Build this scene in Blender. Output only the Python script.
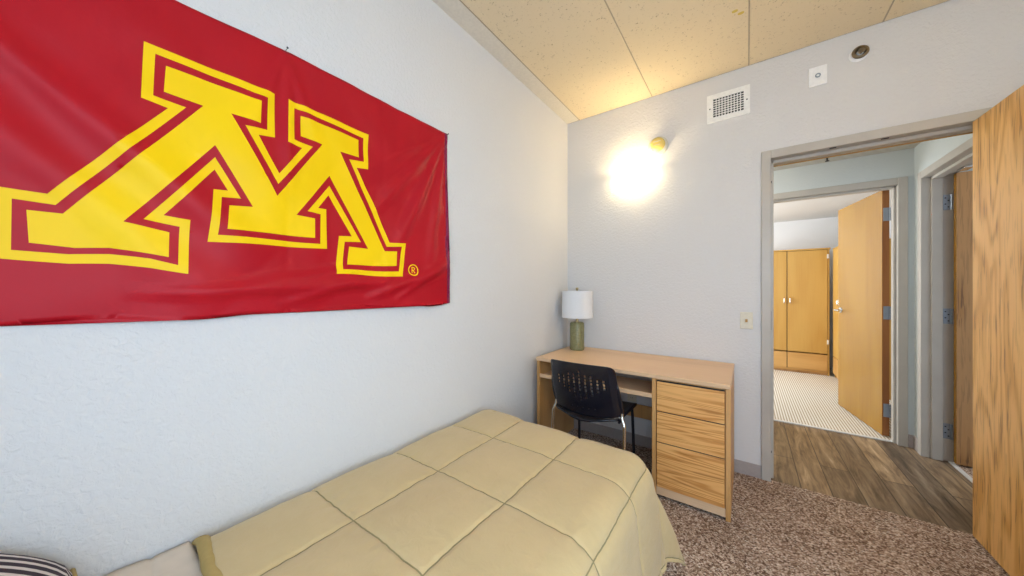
import bpy, bmesh, math, random
from mathutils import Vector, Matrix, noise
from mathutils.geometry import delaunay_2d_cdt

for o in list(bpy.data.objects): bpy.data.objects.remove(o, do_unlink=True)
S = bpy.context.scene
COL = S.collection
PI = math.pi

# ------------------------------------------------------------------ camera, world, light, exposure
cam = bpy.data.cameras.new('camera')
cam.sensor_width = 36.0
cam.lens = 325.0 / 1024.0 * 36.0
cam.clip_start = 0.02
cam_o = bpy.data.objects.new('camera', cam)
cam_o.location = (1.319, -2.687, 1.25)
cam_o.rotation_euler = (PI/2, 0, math.radians(35.84))
COL.objects.link(cam_o)
S.camera = cam_o

w = bpy.data.worlds.new('daylight_sky'); S.world = w; w.use_nodes = True
bg = w.node_tree.nodes['Background']
bg.inputs[0].default_value = (0.70, 0.84, 1.0, 1); bg.inputs[1].default_value = 1.2

S.view_settings.view_transform = 'Standard'
S.view_settings.look = 'None'
S.view_settings.gamma = 1.0
S.view_settings.use_curve_mapping = False
S.view_settings.exposure = 0.0

def area_light(name, loc, rot, sx, sy, power, color):
    l = bpy.data.lights.new(name, 'AREA'); l.shape = 'RECTANGLE'; l.size = sx; l.size_y = sy
    l.energy = power; l.color = color
    o = bpy.data.objects.new(name, l); o.location = loc; o.rotation_euler = rot; COL.objects.link(o); return o
def point_light(name, loc, power, color, r=0.05):
    l = bpy.data.lights.new(name, 'POINT'); l.energy = power; l.color = color; l.shadow_soft_size = r
    o = bpy.data.objects.new(name, l); o.location = loc; COL.objects.link(o); return o
# daylight entering by the bedroom window (behind the camera) and by the window of the far bedroom
area_light('bedroom_window_daylight', (1.75, -3.62, 1.50), (math.radians(72), 0, 0), 1.5, 1.3, 46, (0.57, 0.77, 1.0))
area_light('bedroom_side_fill_light', (2.85, -2.55, 1.50), (math.radians(76), 0, PI/2), 1.3, 1.3, 40, (0.57, 0.77, 1.0))  # added unseen side light that lifts the left wall over the back wall
area_light('far_room_window_daylight', (-0.32, 2.7, 1.45), (PI/2, 0, -PI/2), 1.5, 1.3, 98, (0.90, 0.95, 1.0))
point_light('hallway_fill_light', (0.75, 0.66, 2.10), 20, (1.0, 0.95, 0.86), 0.12)  # fill light added out of view to brighten the hallway
point_light('side_room_fill_light', (3.5, 0.7, 1.95), 9, (1.0, 0.9, 0.78), 0.12)  # fill light added out of view to brighten the side room
point_light('sconce_light', (0.593, -0.10, 2.12), 2.5, (1.0, 0.78, 0.46), 0.03)

# ------------------------------------------------------------------ node helpers
MATS = {}
def newmat(name, rough=0.5, spec=0.5, metal=0.0, color=(0.8, 0.8, 0.8)):
    m = bpy.data.materials.new(name); m.use_nodes = True
    b = m.node_tree.nodes['Principled BSDF']
    b.inputs['Base Color'].default_value = (*color, 1)
    b.inputs['Roughness'].default_value = rough
    b.inputs['Metallic'].default_value = metal
    b.inputs['Specular IOR Level'].default_value = spec
    MATS[name] = m
    return m, m.node_tree, b
def nd(t, kind, **kw):
    n = t.nodes.new(kind)
    for k, v in kw.items():
        if k in n.inputs.keys(): n.inputs[k].default_value = v
        else: setattr(n, k, v)
    return n
def coords(t, scale=(1, 1, 1), rot=(0, 0, 0)):
    tc = nd(t, 'ShaderNodeTexCoord'); mp = nd(t, 'ShaderNodeMapping')
    mp.inputs['Scale'].default_value = scale; mp.inputs['Rotation'].default_value = rot
    t.links.new(tc.outputs['Object'], mp.inputs['Vector']); return mp.outputs['Vector']
def ramp(t, fac, stops):
    r = nd(t, 'ShaderNodeValToRGB'); e = r.color_ramp.elements
    while len(e) < len(stops): e.new(0.5)
    for i, (p, c) in enumerate(stops):
        e[i].position = p; e[i].color = (*c, 1) if len(c) == 3 else c
    t.links.new(fac, r.inputs[0]); return r.outputs[0]
def math_(t, op, a, b=None, clamp=False):
    n = nd(t, 'ShaderNodeMath', operation=op); n.use_clamp = clamp
    for i, v in enumerate((a, b)):
        if v is None: continue
        if isinstance(v, (int, float)): n.inputs[i].default_value = v
        else: t.links.new(v, n.inputs[i])
    return n.outputs[0]
def mix(t, fac, a, b, mode='MIX'):
    n = nd(t, 'ShaderNodeMix', data_type='RGBA', blend_type=mode)
    for s, v in ((n.inputs[0], fac), (n.inputs[6], a), (n.inputs[7], b)):
        if isinstance(v, (int, float)): s.default_value = v
        elif isinstance(v, tuple): s.default_value = (*v, 1)
        else: t.links.new(v, s)
    return n.outputs[2]
def bump(t, b, h, strength, dist):
    n = nd(t, 'ShaderNodeBump'); n.inputs['Strength'].default_value = strength; n.inputs['Distance'].default_value = dist
    t.links.new(h, n.inputs['Height']); t.links.new(n.outputs[0], b.inputs['Normal'])
def noise_(t, vec, scale, detail=3, rough=0.5, dist=0.0):
    n = nd(t, 'ShaderNodeTexNoise'); n.inputs['Scale'].default_value = scale; n.inputs['Detail'].default_value = detail
    n.inputs['Roughness'].default_value = rough; n.inputs['Distortion'].default_value = dist
    t.links.new(vec, n.inputs['Vector']); return n.outputs['Fac']

def plain(name, color, rough=0.5, metal=0.0, spec=0.5, bumpy=0.0, bscale=60):
    m, t, b = newmat(name, rough, spec, metal, color)
    v = coords(t)
    n = noise_(t, v, bscale, 3)
    t.links.new(ramp(t, n, [(0.3, tuple(c*0.95 for c in color)), (0.7, tuple(min(1, c*1.04) for c in color))]), b.inputs['Base Color'])
    if bumpy: bump(t, b, n, bumpy, 0.004)
    return m
def paint(name, color, strength=0.35, rough=0.75):
    m, t, b = newmat(name, rough, 0.25, 0, color)
    v = coords(t)
    n1 = noise_(t, v, 62, 3, 0.55, 0.6); n2 = noise_(t, v, 2.2, 2)
    t.links.new(ramp(t, n2, [(0.3, tuple(c*0.985 for c in color)), (0.7, color)]), b.inputs['Base Color'])
    bump(t, b, n1, strength, 0.005)
    return m
def wood(name, light, dark, pore, grain='z', bands=9.0, fleck=0.5, rough=0.42, cross=1.0, stretch=0.16, fl_len=2.3):
    m, t, b = newmat(name, rough, 0.4)
    ax = 'xyz'.index(grain)
    s = [1.7*cross]*3; s[ax] = stretch*1.7
    v = coords(t, tuple(s))
    n = noise_(t, v, 1.6, 2, 0.5, 0.3)
    r = math_(t, 'SINE', math_(t, 'MULTIPLY', n, bands*6.283))
    r = math_(t, 'POWER', math_(t, 'ADD', math_(t, 'MULTIPLY', r, 0.5), 0.5), 2.2)
    s2 = [150]*3; s2[ax] = 4
    f = noise_(t, coords(t, tuple(s2)), 1.0, 2, 0.6)
    s3 = [95]*3; s3[ax] = fl_len
    p = noise_(t, coords(t, tuple(s3)), 1.0, 1, 0.5, 0.4)
    base = mix(t, math_(t, 'ADD', math_(t, 'MULTIPLY', r, 0.7), math_(t, 'MULTIPLY', f, 0.45), True), light, dark)
    fl = math_(t, 'MULTIPLY', ramp(t, p, [(0.56, (0, 0, 0)), (0.62, (1, 1, 1))]), fleck)
    t.links.new(mix(t, math_(t, 'MULTIPLY', fl, math_(t, 'ADD', math_(t, 'MULTIPLY', r, 0.7), 0.3)), base, pore), b.inputs['Base Color'])
    bump(t, b, f, 0.12, 0.001)
    return m

paint('wall_paint', (0.715, 0.70, 0.69), 0.75)
paint('hall_paint', (0.62, 0.665, 0.665), 0.3)
paint('far_room_paint', (0.90, 0.89, 0.88), 0.2)
paint('hall_ceiling_paint', (0.60, 0.565, 0.50), 0.4)
paint('far_ceiling_paint', (0.80, 0.79, 0.77), 0.3)
plain('frame_paint', (0.50, 0.465, 0.415), 0.38, bscale=8)
plain('hinge_steel', (0.30, 0.35, 0.42), 0.42, 0.6, bscale=30)
plain('chrome', (0.78, 0.77, 0.74), 0.16, 1.0, bscale=20)
plain('brass', (0.55, 0.43, 0.22), 0.3, 1.0)
plain('bronze', (0.20, 0.15, 0.09), 0.4, 0.7)
plain('dark_metal', (0.018, 0.02, 0.028), 0.35, 0.4)
plain('black_shell', (0.006, 0.008, 0.016), 0.27, spec=0.6, bumpy=0.08, bscale=300)
plain('ivory_plastic', (0.72, 0.67, 0.54), 0.4)
plain('white_plastic', (0.92, 0.92, 0.92), 0.4)
plain('white_metal', (0.90, 0.89, 0.86), 0.4)
plain('dark_void', (0.03, 0.028, 0.025), 0.8)  # near-black fill standing in for shade in gaps and openings
plain('yellow_plastic', (0.80, 0.60, 0.16), 0.45)
plain('baseboard_vinyl', (0.40, 0.35, 0.33), 0.55)
plain('gasket', (0.48, 0.27, 0.08), 0.6)
plain('threshold_metal', (0.80, 0.80, 0.78), 0.35, 0.4)
plain('seam_shade', (0.42, 0.33, 0.22), 0.5)  # dark tan stands in for the shadow line along the ceiling seams
plain('shade_linen', (0.80, 0.80, 0.81), 0.85, bumpy=0.15, bscale=400)
plain('sheet_cotton', (0.70, 0.60, 0.50), 0.85, bumpy=0.1, bscale=20)
plain('mattress_ticking', (0.55, 0.55, 0.6), 0.9)
plain('window_vinyl', (0.85, 0.85, 0.84), 0.4)
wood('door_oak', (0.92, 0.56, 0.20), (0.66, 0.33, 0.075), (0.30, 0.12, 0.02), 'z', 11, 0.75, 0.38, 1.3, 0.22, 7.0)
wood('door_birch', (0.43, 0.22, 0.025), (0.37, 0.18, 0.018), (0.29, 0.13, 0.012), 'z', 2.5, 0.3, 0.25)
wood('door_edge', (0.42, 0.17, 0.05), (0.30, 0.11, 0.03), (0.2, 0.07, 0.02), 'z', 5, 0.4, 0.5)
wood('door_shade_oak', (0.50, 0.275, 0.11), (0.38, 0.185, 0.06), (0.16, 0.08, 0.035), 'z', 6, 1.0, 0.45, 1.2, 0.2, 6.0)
wood('wardrobe_maple', (0.64, 0.385, 0.105), (0.57, 0.32, 0.075), (0.48, 0.23, 0.05), 'z', 2.5, 0.2, 0.4)
wood('wardrobe_drawer', (0.70, 0.41, 0.14), (0.58, 0.31, 0.09), (0.42, 0.2, 0.05), 'x', 3.5, 0.3, 0.4)
wood('desk_side', (0.68, 0.38, 0.15), (0.58, 0.30, 0.10), (0.38, 0.19, 0.07), 'z', 4, 0.3, 0.42)
wood('desk_top', (0.80, 0.54, 0.33), (0.73, 0.475, 0.275), (0.48, 0.28, 0.14), 'x', 3, 0.35, 0.36)
wood('desk_drawer', (0.90, 0.50, 0.18), (0.60, 0.25, 0.06), (0.42, 0.15, 0.03), 'x', 15, 0.6, 0.42, 3.4, 0.20, 5.0)

# bedroom carpet: brown and cream tufts
m, t, b = newmat('brown_carpet', 0.95, 0.1)
v = coords(t)
vo = nd(t, 'ShaderNodeTexVoronoi'); vo.inputs['Scale'].default_value = 150; vo.inputs['Randomness'].default_value = 1
t.links.new(v, vo.inputs['Vector'])
tuft = ramp(t, nd(t, 'ShaderNodeSeparateColor').outputs[0], [(0, (0, 0, 0)), (1, (1, 1, 1))])
sep = nd(t, 'ShaderNodeSeparateColor'); t.links.new(vo.outputs['Color'], sep.inputs[0])
c1 = ramp(t, sep.outputs[0], [(0.0, (0.13, 0.075, 0.050)), (0.30, (0.33, 0.215, 0.155)), (0.60, (0.54, 0.39, 0.30)), (0.88, (0.78, 0.64, 0.53)), (1.0, (0.88, 0.78, 0.68))])
c2 = ramp(t, noise_(t, v, 3.5, 3), [(0.35, (0.82, 0.80, 0.78)), (0.65, (1, 1, 1))])
t.links.new(mix(t, 1.0, c1, c2, 'MULTIPLY'), b.inputs['Base Color'])
bump(t, b, math_(t, 'ADD', vo.outputs['Distance'], noise_(t, v, 180, 2)), 0.9, 0.006)

# hallway vinyl planks running away from the door
m, t, b = newmat('plank_vinyl', 0.4, 0.35)
v = coords(t, (1, 1, 1), (0, 0, PI/2))
br = nd(t, 'ShaderNodeTexBrick'); br.offset = 0.37
for k, val in (('Scale', 1.0), ('Mortar Size', 0.0025), ('Brick Width', 1.2), ('Row Height', 0.145), ('Bias', 0.0)): br.inputs[k].default_value = val
br.inputs['Color1'].default_value = (0, 0, 0, 1); br.inputs['Color2'].default_value = (1, 1, 1, 1); br.inputs['Mortar'].default_value = (0, 0, 0, 1)
t.links.new(v, br.inputs['Vector'])
g = noise_(t, coords(t, (13, 1.6, 13)), 1.5, 5, 0.66, 0.9)
g2 = noise_(t, coords(t, (60, 3, 60)), 1.0, 3, 0.6)
gs = math_(t, 'ADD', math_(t, 'MULTIPLY', g, 0.8), math_(t, 'MULTIPLY', g2, 0.25))
colr = ramp(t, gs, [(0.36, (0.085, 0.055, 0.032)), (0.50, (0.24, 0.165, 0.10)), (0.62, (0.38, 0.275, 0.17)), (0.74, (0.56, 0.44, 0.31))])
tone = ramp(t, br.outputs['Color'], [(0, (0.62, 0.62, 0.64)), (1, (1.25, 1.2, 1.12))])
cc = mix(t, 1.0, colr, tone, 'MULTIPLY')
t.links.new(mix(t, br.outputs['Fac'], cc, (0.05, 0.035, 0.025)), b.inputs['Base Color'])

# far room carpet: cream with fine ribs
m, t, b = newmat('ribbed_carpet', 0.95, 0.1)
v = coords(t)
sp = nd(t, 'ShaderNodeSeparateXYZ'); t.links.new(v, sp.inputs[0])
rib = math_(t, 'ADD', math_(t, 'MULTIPLY', math_(t, 'SINE', math_(t, 'MULTIPLY', sp.outputs[0], 6.283/0.0215)), 0.5), 0.5)
spk = noise_(t, v, 120, 2)
fac = math_(t, 'ADD', math_(t, 'MULTIPLY', rib, 0.8), math_(t, 'MULTIPLY', spk, 0.25), True)
t.links.new(ramp(t, fac, [(0.12, (0.40, 0.31, 0.20)), (0.5, (0.70, 0.63, 0.53)), (0.8, (0.80, 0.76, 0.68))]), b.inputs['Base Color'])
bump(t, b, rib, 0.5, 0.003)

# bedroom ceiling boards: cream, pitted
m, t, b = newmat('ceiling_board', 0.85, 0.2)
v = coords(t)
n1 = noise_(t, v, 95, 2, 0.6); n2 = noise_(t, v, 38, 2, 0.5)
pit = math_(t, 'MULTIPLY', ramp(t, n1, [(0.60, (0, 0, 0)), (0.70, (1, 1, 1))]), ramp(t, n2, [(0.45, (0, 0, 0)), (0.6, (1, 1, 1))]))
t.links.new(mix(t, math_(t, 'MULTIPLY', pit, 0.85), (0.78, 0.65, 0.445), (0.38, 0.28, 0.16)), b.inputs['Base Color'])
bump(t, b, math_(t, 'SUBTRACT', 1.0, pit), 0.4, 0.003)
plain('ceiling_strip', (0.73, 0.67, 0.58), 0.8)
plain('water_stain', (0.62, 0.45, 0.08), 0.8)

# comforter cloth and seam
m, t, b = newmat('comforter_cloth', 0.72, 0.25)
v = coords(t)
n = noise_(t, v, 7, 4, 0.6); n3 = noise_(t, v, 500, 2)
t.links.new(ramp(t, n, [(0.3, (0.56, 0.425, 0.215)), (0.7, (0.60, 0.46, 0.24))]), b.inputs['Base Color'])
b.inputs['Sheen Weight'].default_value = 0.25
bump(t, b, math_(t, 'ADD', noise_(t, v, 20, 4, 0.55, 0.8), math_(t, 'MULTIPLY', n3, 0.15)), 0.32, 0.008)
plain('comforter_seam', (0.27, 0.225, 0.11), 0.85)
plain('comforter_hem', (0.46, 0.33, 0.11), 0.7)

# flag satin
def satin(name, col, col2):
    m, t, b = newmat(name, 0.42, 0.2)
    v = coords(t)
    n = noise_(t, v, 3, 3)
    t.links.new(ramp(t, n, [(0.3, col), (0.7, col2)]), b.inputs['Base Color'])
    bump(t, b, noise_(t, v, 14, 4, 0.6, 0.5), 0.12, 0.01)
satin('flag_maroon', (0.42, 0.005, 0.014), (0.47, 0.007, 0.017))
satin('flag_gold', (0.94, 0.60, 0.002), (0.97, 0.64, 0.004))
satin('flag_hem', (0.22, 0.012, 0.06), (0.26, 0.014, 0.07))

# striped pillow
m, t, b = newmat('striped_ticking', 0.85, 0.2)
v = coords(t)
sp = nd(t, 'ShaderNodeSeparateXYZ'); t.links.new(v, sp.inputs[0])
st = math_(t, 'ADD', math_(t, 'MULTIPLY', math_(t, 'SINE', math_(t, 'MULTIPLY', sp.outputs[0], 6.283/0.036)), 0.5), 0.5)
t.links.new(ramp(t, st, [(0.30, (0.74, 0.68, 0.66)), (0.42, (0.05, 0.035, 0.05))]), b.inputs['Base Color'])

# lamp ceramic: olive glaze with a dimpled surface
m, t, b = newmat('olive_glaze', 0.25, 0.5)
v = coords(t)
vo = nd(t, 'ShaderNodeTexVoronoi'); vo.inputs['Scale'].default_value = 130; t.links.new(v, vo.inputs['Vector'])
t.links.new(ramp(t, vo.outputs['Distance'], [(0.1, (0.30, 0.29, 0.15)), (0.7, (0.20, 0.19, 0.08))]), b.inputs['Base Color'])
bump(t, b, vo.outputs['Distance'], 0.5, 0.003)

# lit glass of the wall lamp
m, t, b = newmat('lamp_glass', 0.3, 0.5, 0, (0.95, 0.92, 0.85))
b.inputs['Emission Color'].default_value = (1.0, 0.80, 0.45, 1); b.inputs['Emission Strength'].default_value = 18
m, t, b = newmat('added_lamp_glass', 0.3, 0.5, 0, (0.95, 0.92, 0.85))  # stronger glow for the added unseen sconce
b.inputs['Emission Color'].default_value = (1.0, 0.80, 0.48, 1); b.inputs['Emission Strength'].default_value = 40
m, t, b = newmat('glowing_glass', 0.3, 0.5, 0, (0.95, 0.92, 0.85))
v = coords(t)
b.inputs['Emission Color'].default_value = (1.0, 0.90, 0.70, 1); b.inputs['Emission Strength'].default_value = 3.2
# clear window pane that lets daylight through
m = bpy.data.materials.new('clear_pane'); m.use_nodes = True; t = m.node_tree; t.nodes.clear(); MATS['clear_pane'] = m
o_ = nd(t, 'ShaderNodeOutputMaterial'); tr = nd(t, 'ShaderNodeBsdfTransparent'); gl = nd(t, 'ShaderNodeBsdfGlossy'); gl.inputs['Roughness'].default_value = 0.02
mx = nd(t, 'ShaderNodeMixShader'); mx.inputs[0].default_value = 0.06
t.links.new(tr.outputs[0], mx.inputs[1]); t.links.new(gl.outputs[0], mx.inputs[2]); t.links.new(mx.outputs[0], o_.inputs[0])

# ------------------------------------------------------------------ object helpers
def root_of(p):
    while p.parent: p = p.parent
    return p
def obj(name, bm, mats, parent=None, loc=(0, 0, 0), smooth=False, auto=None):
    """mesh built in world space; stored relative to its thing's base"""
    base = root_of(parent).location if parent else Vector(loc)
    base = Vector(base)
    bmesh.ops.translate(bm, verts=bm.verts, vec=-base)
    me = bpy.data.meshes.new(name); bm.normal_update(); bm.to_mesh(me); bm.free()
    if isinstance(mats, str): mats = [mats]
    for k in mats: me.materials.append(MATS[k])
    if smooth:
        for p in me.polygons: p.use_smooth = True
    o = bpy.data.objects.new(name, me); COL.objects.link(o)
    if parent: o.parent = parent
    else: o.location = base
    if smooth and auto: 
        md = o.modifiers.new('edge', 'EDGE_SPLIT'); md.split_angle = math.radians(auto)
    return o
def thing(name, label, cat, loc=(0, 0, 0), group=None):
    o = bpy.data.objects.new(name, None); o.empty_display_size = 0.1; o.location = loc; COL.objects.link(o)
    o['label'] = label; o['category'] = cat
    if group: o['group'] = group
    return o
def tag(o, label, cat, group=None):
    o['label'] = label; o['category'] = cat
    if group: o['group'] = group
    return o
def structure(o, label=None):
    o['kind'] = 'structure'
    if label: o['label'] = label
    return o
def struct_root(name, label, loc=(0, 0, 0)):
    o = bpy.data.objects.new(name, None); o.location = loc; o.empty_display_size = 0.1; COL.objects.link(o)
    return structure(o, label)

def BM(): return bmesh.new()
def box(bm, x0, x1, y0, y1, z0, z1, bev=0.0, mat=0, seg=2):
    vs = [bm.verts.new((x, y, z)) for x in (x0, x1) for y in (y0, y1) for z in (z0, z1)]
    F = [(0, 1, 3, 2), (4, 6, 7, 5), (0, 4, 5, 1), (2, 3, 7, 6), (0, 2, 6, 4), (1, 5, 7, 3)]
    fs = [bm.faces.new([vs[i] for i in f]) for f in F]
    for f in fs: f.material_index = mat
    if bev > 0:
        es = list({e for f in fs for e in f.edges})
        r = bmesh.ops.bevel(bm, geom=es, offset=bev, segments=seg, affect='EDGES', profile=0.5)
        for f in r['faces']: f.material_index = mat
        fs = None
    return vs
def B(*a, **k):
    bm = BM(); box(bm, *a, **k); return bm
def tube(bm, pts, r, n=12, mat=0, cap=True):
    pts = [Vector(p) for p in pts]; rings = []
    up = None
    for i, p in enumerate(pts):
        d = (pts[min(i+1, len(pts)-1)] - pts[max(i-1, 0)]).normalized()
        if up is None:
            up = Vector((0, 0, 1)) if abs(d.z) < 0.9 else Vector((1, 0, 0))
        a = d.cross(up).normalized(); bb = a.cross(d).normalized(); up = bb
        rr = r[i] if isinstance(r, (list, tuple)) else r
        rings.append([bm.verts.new(p + rr*(math.cos(2*PI*k/n)*a + math.sin(2*PI*k/n)*bb)) for k in range(n)])
    for i in range(len(rings)-1):
        for k in range(n):
            f = bm.faces.new((rings[i][k], rings[i][(k+1) % n], rings[i+1][(k+1) % n], rings[i+1][k])); f.material_index = mat
    if cap:
        bm.faces.new(rings[0][::-1]).material_index = mat; bm.faces.new(rings[-1]).material_index = mat
def smooth_path(pts, n=6):
    P = [Vector(p) for p in pts]; out = []
    for i in range(len(P)-1):
        p0 = P[max(i-1, 0)]; p1 = P[i]; p2 = P[i+1]; p3 = P[min(i+2, len(P)-1)]
        for k in range(n):
            u = k/n
            out.append(0.5*((2*p1) + (p2-p0)*u + (2*p0-5*p1+4*p2-p3)*u*u + (3*p1-p0-3*p2+p3)*u**3))
    out.append(P[-1]); return out
def lathe(bm, prof, c, axis='z', n=40, mat=0, a0=0, a1=2*PI, cap=True):
    """prof: list of (r, h) along axis from c"""
    c = Vector(c); full = abs(a1-a0-2*PI) < 1e-6; cnt = n if full else n+1; rings = []
    for r, h in prof:
        ring = []
        for k in range(cnt):
            a = a0 + (a1-a0)*k/n
            if axis == 'z': v = Vector((r*math.cos(a), r*math.sin(a), h))
            elif axis == 'y': v = Vector((r*math.cos(a), h, r*math.sin(a)))
            else: v = Vector((h, r*math.cos(a), r*math.sin(a)))
            ring.append(bm.verts.new(c+v))
        rings.append(ring)
    for i in range(len(rings)-1):
        for k in range(n if full else n):
            k2 = (k+1) % cnt
            f = bm.faces.new((rings[i][k], rings[i][k2], rings[i+1][k2], rings[i+1][k])); f.material_index = mat
    if cap and full:
        for ring, pr in ((rings[0][::-1], prof[0]), (rings[-1], prof[-1])):
            if pr[0] > 1e-5: bm.faces.new(ring).material_index = mat
    bmesh.ops.remove_doubles(bm, verts=bm.verts, dist=1e-6)
    bmesh.ops.recalc_face_normals(bm, faces=bm.faces)
def rot_about(bm, pivot, ang):
    bmesh.ops.rotate(bm, verts=bm.verts, cent=pivot, matrix=Matrix.Rotation(ang, 3, 'Z'))

# ------------------------------------------------------------------ shell of the bedroom
HC = 2.74       # bedroom ceiling
HH = 2.345      # hallway and far room ceiling
RX = 2.62       # bedroom right wall
RY = -3.40      # bedroom rear wall
structure(obj('floor', B(-0.15, RX+0.15, RY-0.15, 0.018, -0.1, 0.0), 'brown_carpet'), 'brown and cream speckled carpet of the bedroom')
structure(obj('wall_left', B(-0.15, 0.0, RY-0.15, 0.0, -0.1, HC+0.1), 'wall_paint'), 'long textured white wall carrying the flag')
bm = BM()
box(bm, -0.15, 1.42, 0.0, 0.13, -0.1, HC+0.1)
box(bm, 2.32, RX+0.15, 0.0, 0.13, -0.1, HC+0.1)
box(bm, 1.42, 2.32, 0.0, 0.13, 2.11, HC+0.1)
structure(obj('wall_back', bm, 'wall_paint'), 'grey white bedroom wall with the doorway')
bm = BM()
sy0, sy1, sz0, sz1 = -3.2, -1.9, 0.8, 2.1
box(bm, RX, RX+0.15, RY-0.15, sy0, 0.0, HC+0.1); box(bm, RX, RX+0.15, sy1, 0.0, 0.0, HC+0.1)
box(bm, RX, RX+0.15, sy0, sy1, 0.0, sz0); box(bm, RX, RX+0.15, sy0, sy1, sz1, HC+0.1)
structure(obj('wall_right', bm, 'wall_paint'))
bm = BM()
wx0, wx1, wz0, wz1 = 1.0, 2.5, 0.8, 2.1
box(bm, 0.0, wx0, RY-0.15, RY, 0.0, HC+0.1); box(bm, wx1, RX, RY-0.15, RY, 0.0, HC+0.1)
box(bm, wx0, wx1, RY-0.15, RY, 0.0, wz0); box(bm, wx0, wx1, RY-0.15, RY, wz1, HC+0.1)
structure(obj('wall_rear', bm, 'wall_paint'))
def window(name, axis, a0, a1, c0, c1, z0, z1, label):
    r = struct_root(name, label, ((a0+a1)/2 if axis == 'x' else (c0+c1)/2, (c0+c1)/2 if axis == 'x' else (a0+a1)/2, z0))
    def bb(bm, p0, p1, q0, q1, h0, h1):
        if axis == 'x': box(bm, p0, p1, q0, q1, h0, h1, 0.003)
        else: box(bm, q0, q1, p0, p1, h0, h1, 0.003)
    bm = BM(); f = 0.05
    bb(bm, a0, a0+f, c0, c1, z0, z1); bb(bm, a1-f, a1, c0, c1, z0, z1)
    bb(bm, a0+f, a1-f, c0, c1, z0, z0+f); bb(bm, a0+f, a1-f, c0, c1, z1-f, z1)
    bb(bm, (a0+a1)/2-0.02, (a0+a1)/2+0.02, c0, c1, z0+f, z1-f)
    obj('window_frame', bm, 'window_vinyl', r)
    cm = (c0+c1)/2
    for p0, p1 in ((a0+f, (a0+a1)/2-0.02), ((a0+a1)/2+0.02, a1-f)):
        bm = BM(); bb2 = (p0, p1, cm-0.002, cm+0.002, z0+f, z1-f)
        if axis == 'x': box(bm, *bb2)
        else: box(bm, cm-0.002, cm+0.002, p0, p1, z0+f, z1-f)
        obj('pane', bm, 'clear_pane', r)
    return r
window('window_3_added', 'y', sy0, sy1, RX+0.05, RX+0.11, sz0, sz1, 'added white framed side window of the bedroom, out of view')  # unseen window added for its side light
window('window_1', 'x', wx0, wx1, RY-0.11, RY-0.05, wz0, wz1, 'white framed bedroom window')

# ceiling: boards with narrow recessed seams running away from the viewer
ce = structure(obj('ceiling', B(-0.15, RX+0.15, RY-0.15, 0.13, HC+0.004, HC+0.1), 'ceiling_strip', loc=(1.2, -1.7, HC)), 'cream pitted ceiling boards with thin seams')
obj('ceiling_edge_strip', B(0.0, 0.119, RY, -0.003, HC-0.004, HC+0.004, bev=0.0015), 'ceiling_strip', ce)
xs = [0.121, 0.7265, 1.332, 1.9375, RX]
for i in range(4):
    obj('ceiling_board', B(xs[i]+0.0015, xs[i+1]-0.0055, RY, -0.005, HC-0.006, HC+0.004, bev=0.002), 'ceiling_board', ce)
for i in range(4):
    obj('ceiling_seam', B(xs[i]-0.0055, xs[i]+0.0015, RY, -0.002, HC-0.005, HC+0.0035), 'seam_shade', ce)
obj('shadow_gap', B(0.0, RX, -0.005, 0.0, HC-0.003, HC+0.004), 'dark_void', ce)  # near-black strip painted as the shade where ceiling meets wall
for x, y in ((1.268, -0.575), (1.294, -0.541)):
    bm = BM(); bmesh.ops.create_circle(bm, cap_ends=True, segments=14, radius=0.011, matrix=Matrix.Translation((x, y, HC-0.0066)))
    for vv in bm.verts: vv.co.x = x + (vv.co.x-x)*1.3 + 0.003*noise.noise(vv.co*90)
    obj('water_stain', bm, 'water_stain', ce)

# baseboards (cove vinyl)
def baseboard(name, x0, x1, y0, y1, h=0.085, mat='baseboard_vinyl'):
    return structure(obj(name, B(x0, x1, y0, y1, 0.0, h, bev=0.002), mat))
baseboard('baseboard_back', 0.008, 1.396, -0.008, 0.0)
baseboard('baseboard_left', 0.0, 0.008, RY, 0.0)
baseboard('baseboard_right', RX-0.008, RX, RY, 0.0)
baseboard('baseboard_rear', 0.01, RX-0.01, RY, RY+0.008)

# ------------------------------------------------------------------ hallway, far room, side room
structure(obj('floor_hallway', B(0.3, 2.50, 0.018, 1.262, -0.1, 0.0), 'plank_vinyl'), 'brown wood look vinyl planks in the hallway')
structure(obj('floor_far_room', B(-0.3, 3.1, 1.262, 4.32, -0.1, 0.0), 'ribbed_carpet'), 'cream ribbed carpet of the room beyond the hallway')
structure(obj('floor_side_room', B(2.50, 4.7, 0.1, 1.262, -0.1, 0.0), 'brown_carpet'), 'carpet of the side room')
bm = BM(); box(bm, 0.3, 2.38, 0.13, 1.21, HH, HH+0.1)
structure(obj('ceiling_hallway', bm, 'hall_ceiling_paint', loc=(1.3, 0.6, HH)), 'beige hallway ceiling')
bm = BM(); box(bm, -0.3, 3.1, 1.34, 4.32, HH, HH+0.1)
structure(obj('ceiling_far_room', bm, 'far_ceiling_paint', loc=(1.3, 2.6, HH)), 'white ceiling of the room beyond the hallway')
bm = BM(); box(bm, 2.52, 4.7, 0.13, 1.21, HH, HH+0.1)
structure(obj('ceiling_side_room', bm, 'far_ceiling_paint', loc=(3.5, 0.6, HH)))
# far hallway wall with the second doorway
bm = BM()
box(bm, -0.3, 1.42, 1.21, 1.34, 0, HH+0.1); box(bm, 2.32, 4.7, 1.21, 1.34, 0, HH+0.1); box(bm, 1.42, 2.32, 1.21, 1.34, 2.095, HH+0.1)
structure(obj('wall_hallway_far', bm, 'hall_paint'), 'pale blue grey hallway wall around the second doorway')
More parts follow.
